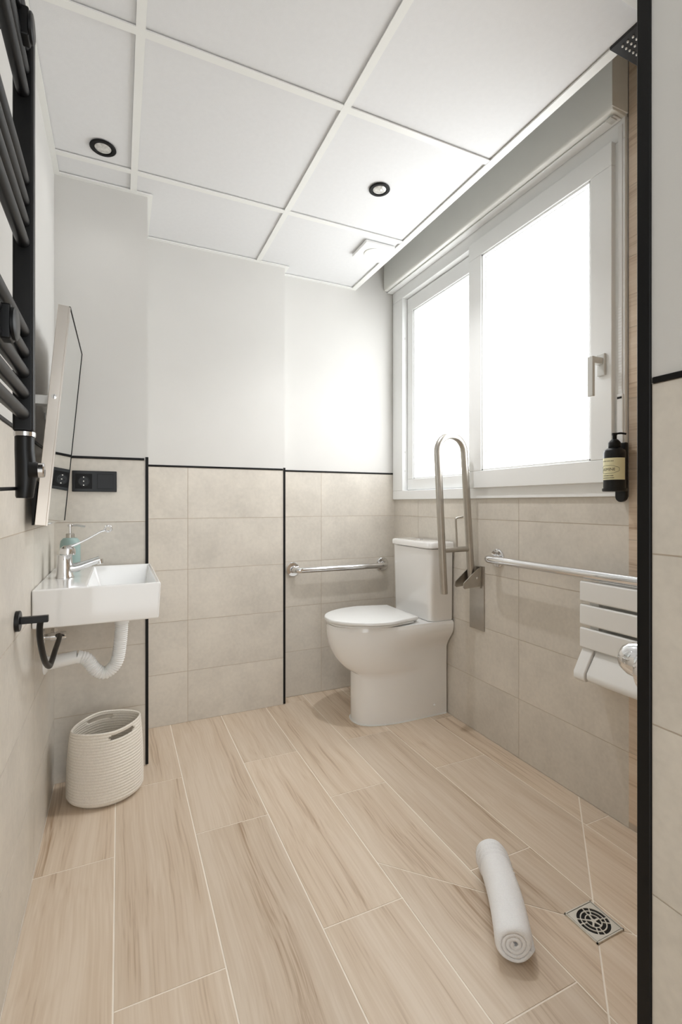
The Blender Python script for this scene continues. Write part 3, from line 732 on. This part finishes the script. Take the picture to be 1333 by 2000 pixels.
# ------------------------------------------------------------------ rope basket
bc = (-.045, 1.985)
bk = thing('rope_basket', 'cream coiled rope basket with two slot handles on the floor under the sink', 'basket', (bc[0], bc[1], 0))
HB = .268; NC = 26; PER = 5; n = 96; rot = math.radians(20)
bm = bmesh.new(); rings = []
for i in range(NC*PER+1):
    z = .0008+HB*i/(NC*PER); t = i/(NC*PER)
    bulge = .0026*abs(math.sin(math.pi*i/PER))
    ring = []
    base = 1-.22*(1-min(1, t/.10))**2                       # rounded foot
    for k in range(n):
        a = 2*math.pi*k/n; c, s = math.cos(a), math.sin(a)
        ra, rb = .127, .113                                  # belly
        x0, y0 = ra*c, rb*s
        # pointed lens shaped mouth
        x1 = .004+.118*math.copysign(abs(c)**1.25, c); y1 = .078*math.copysign(abs(s)**1.1, s)
        m_ = max(0, (t-.25)/.75)**1.35
        x = (x0+(x1-x0)*m_)*base; y = (y0+(y1-y0)*m_)*base
        l = math.hypot(x, y) or 1; x += x/l*bulge; y += y/l*bulge
        # one handle side stands slightly higher than the pointed ends
        zz = z+.012*m_*(abs(s)**2)*(1 if s > 0 else -.6)
        rr = rot*m_
        ring.append(bm.verts.new((x*math.cos(rr)-y*math.sin(rr), x*math.sin(rr)+y*math.cos(rr)-.018*m_, zz)))
    rings.append(ring)
skip = lambda i, k: NC*PER-15 <= i < NC*PER-6 and min(abs(k/n*360-90), abs(k/n*360-285)) < 30-abs(i-(NC*PER-10.5))*1.6
for i in range(NC*PER):
    for k in range(n):
        if not skip(i, k): bm.faces.new((rings[i][k], rings[i][(k+1) % n], rings[i+1][(k+1) % n], rings[i+1][k]))
bm.faces.new(rings[0])
bo_ = obj('coiled_body', bm, 'rope', bk, smooth=True)
so_ = bo_.modifiers.new('solid', 'SOLIDIFY'); so_.thickness = .006; so_.offset = -1

# ------------------------------------------------------------------ rolled towel
p0 = Vector((.832, .843, 0)); p1 = Vector((.990, 1.098, 0)); RT = .050
tl = thing('rolled_towel', 'white rolled-up towel lying on the plank floor', 'towel', (p0+p1)/2)
ax = (p1-p0); LT = ax.length; ax.normalize(); sd_ = Vector((ax.y, -ax.x, 0))
turns = 3.6; ns = 150; nl = 70; bm = bmesh.new()
pitch = (RT-.006)/turns; sec = []
for i in range(ns+1):
    th_ = 2*math.pi*turns*i/ns; ro = .006+pitch*th_/(2*math.pi)
    sec.append((th_, ro+pitch*.5-.0004, ro-pitch*.5+.0004))
mxr = max(s[1] for s in sec); sec = [(a, o*RT/mxr, max(.0015, q*RT/mxr)) for a, o, q in sec]
def tp_(r, a, l, i):
    e = min(l, LT-l); s = 1
    if e < .012: s = 1-.16*(1-e/.012)**2
    wob = 1+.02*math.sin(3*a+l*9)+.012*math.sin(5*a-l*23)
    if LT-l < .062 and i > ns*.70:                       # woven border ridges at the far end
        wob += .085*max(-.3, math.sin((LT-l)*2*math.pi/.0165))
    r = r*wob*s; off = .008*(math.sin(math.pi*l/LT)-.5)
    return bm.verts.new((ax*(l-LT/2)+sd_*(r*math.cos(a+2.2)+off)+Vector((0, 0, RT*1.015+r*math.sin(a+2.2)*.97))))
ls = [0, .003, .006, .009, .012]+[.012+(LT-.024)*k/nl for k in range(1, nl)]+[LT-.012, LT-.009, LT-.006, LT-.003, LT]
O = [[tp_(s[1], s[0], l, i) for i, s in enumerate(sec)] for l in ls]; I = [[tp_(s[2], s[0], l, i) for i, s in enumerate(sec)] for l in ls]
for a in range(len(ls)-1):
    for i in range(ns):
        bm.faces.new((O[a][i], O[a][i+1], O[a+1][i+1], O[a+1][i])); bm.faces.new((I[a][i+1], I[a][i], I[a+1][i], I[a+1][i+1]))
    for e in (0, ns): bm.faces.new((O[a][e], O[a+1][e], I[a+1][e], I[a][e]))
for a in (0, len(ls)-1):
    for i in range(ns): bm.faces.new((O[a][i], O[a][i+1], I[a][i+1], I[a][i]))
obj('terry_roll', bm, 'towel', tl, smooth=True)

# ------------------------------------------------------------------ floor drain
fd = thing('floor_drain', 'square steel floor drain with a round slotted grate in the shower', 'drain', (dr[0], dr[1], 0))
hw = .048
obj('trap', B(((-hw+.003, -hw+.003, .0002), (hw-.003, hw-.003, .0012))), 'dark', fd)
obj('frame', B(((-hw, -hw, .0002), (hw, -hw+.003, .004)), ((-hw, hw-.003, .0002), (hw, hw, .004)), ((-hw, -hw, .0002), (-hw+.003, hw, .004)), ((hw-.003, -hw, .0002), (hw, hw, .004))), 'grate', fd)
def ringpiece(bm, r0, r1, a0, a1, z0=.0012, z1=.0035, n=10):
    P = [(r1*math.cos(a0+(a1-a0)*k/n), r1*math.sin(a0+(a1-a0)*k/n)) for k in range(n+1)]+[(r0*math.cos(a1-(a1-a0)*k/n), r0*math.sin(a1-(a1-a0)*k/n)) for k in range(n+1)]
    prism(P, 2, z0, z1, bm)
bm = bmesh.new(); m_ = 64; h_ = .0435; ci = []; sq = []
for k in range(m_):
    a = 2*math.pi*k/m_; c, s = math.cos(a), math.sin(a); q = h_/max(abs(c), abs(s))
    ci.append((.0395*c, .0395*s)); sq.append((q*c, q*s))
for z0, z1 in ((.0012, .0035),):
    V = [[bm.verts.new((x, y, z)) for x, y in L_] for L_, z in ((ci, z0), (ci, z1), (sq, z1), (sq, z0))]
    for a, b in ((0, 1), (1, 2), (2, 3), (3, 0)):
        for k in range(m_): bm.faces.new((V[a][k], V[a][(k+1) % m_], V[b][(k+1) % m_], V[b][k]))
for k in range(4): ringpiece(bm, .0288, .0315, math.pi/2*k, math.pi/2*(k+1), n=16)
for k in range(4): ringpiece(bm, .0178, .0203, math.pi/2*k, math.pi/2*(k+1), n=16)
lathe([(.0062, .0012), (.0062, .0035), (0, .0035)], (0, 0, 0), n=18, bm=bm)
for k in range(8):                                       # spokes in pairs, leaving short and long slots
    a = math.pi/4*k+(.18 if k % 2 else -.18); d_ = Vector((math.cos(a), math.sin(a), 0)); e_ = Vector((-d_.y, d_.x, 0))*.0013
    prism([tuple((d_*.019-e_)[:2]), tuple((d_*.041-e_)[:2]), tuple((d_*.041+e_)[:2]), tuple((d_*.019+e_)[:2])], 2, .0012, .0034, bm)
for k in range(5):
    a = 2*math.pi/5*k; d_ = Vector((math.cos(a), math.sin(a), 0)); e_ = Vector((-d_.y, d_.x, 0))*.0022
    prism([tuple((d_*.004-e_)[:2]), tuple((d_*.019-e_)[:2]), tuple((d_*.019+e_)[:2]), tuple((d_*.004+e_)[:2])], 2, .0012, .0034, bm)
obj('grate', bm, 'grate', fd)
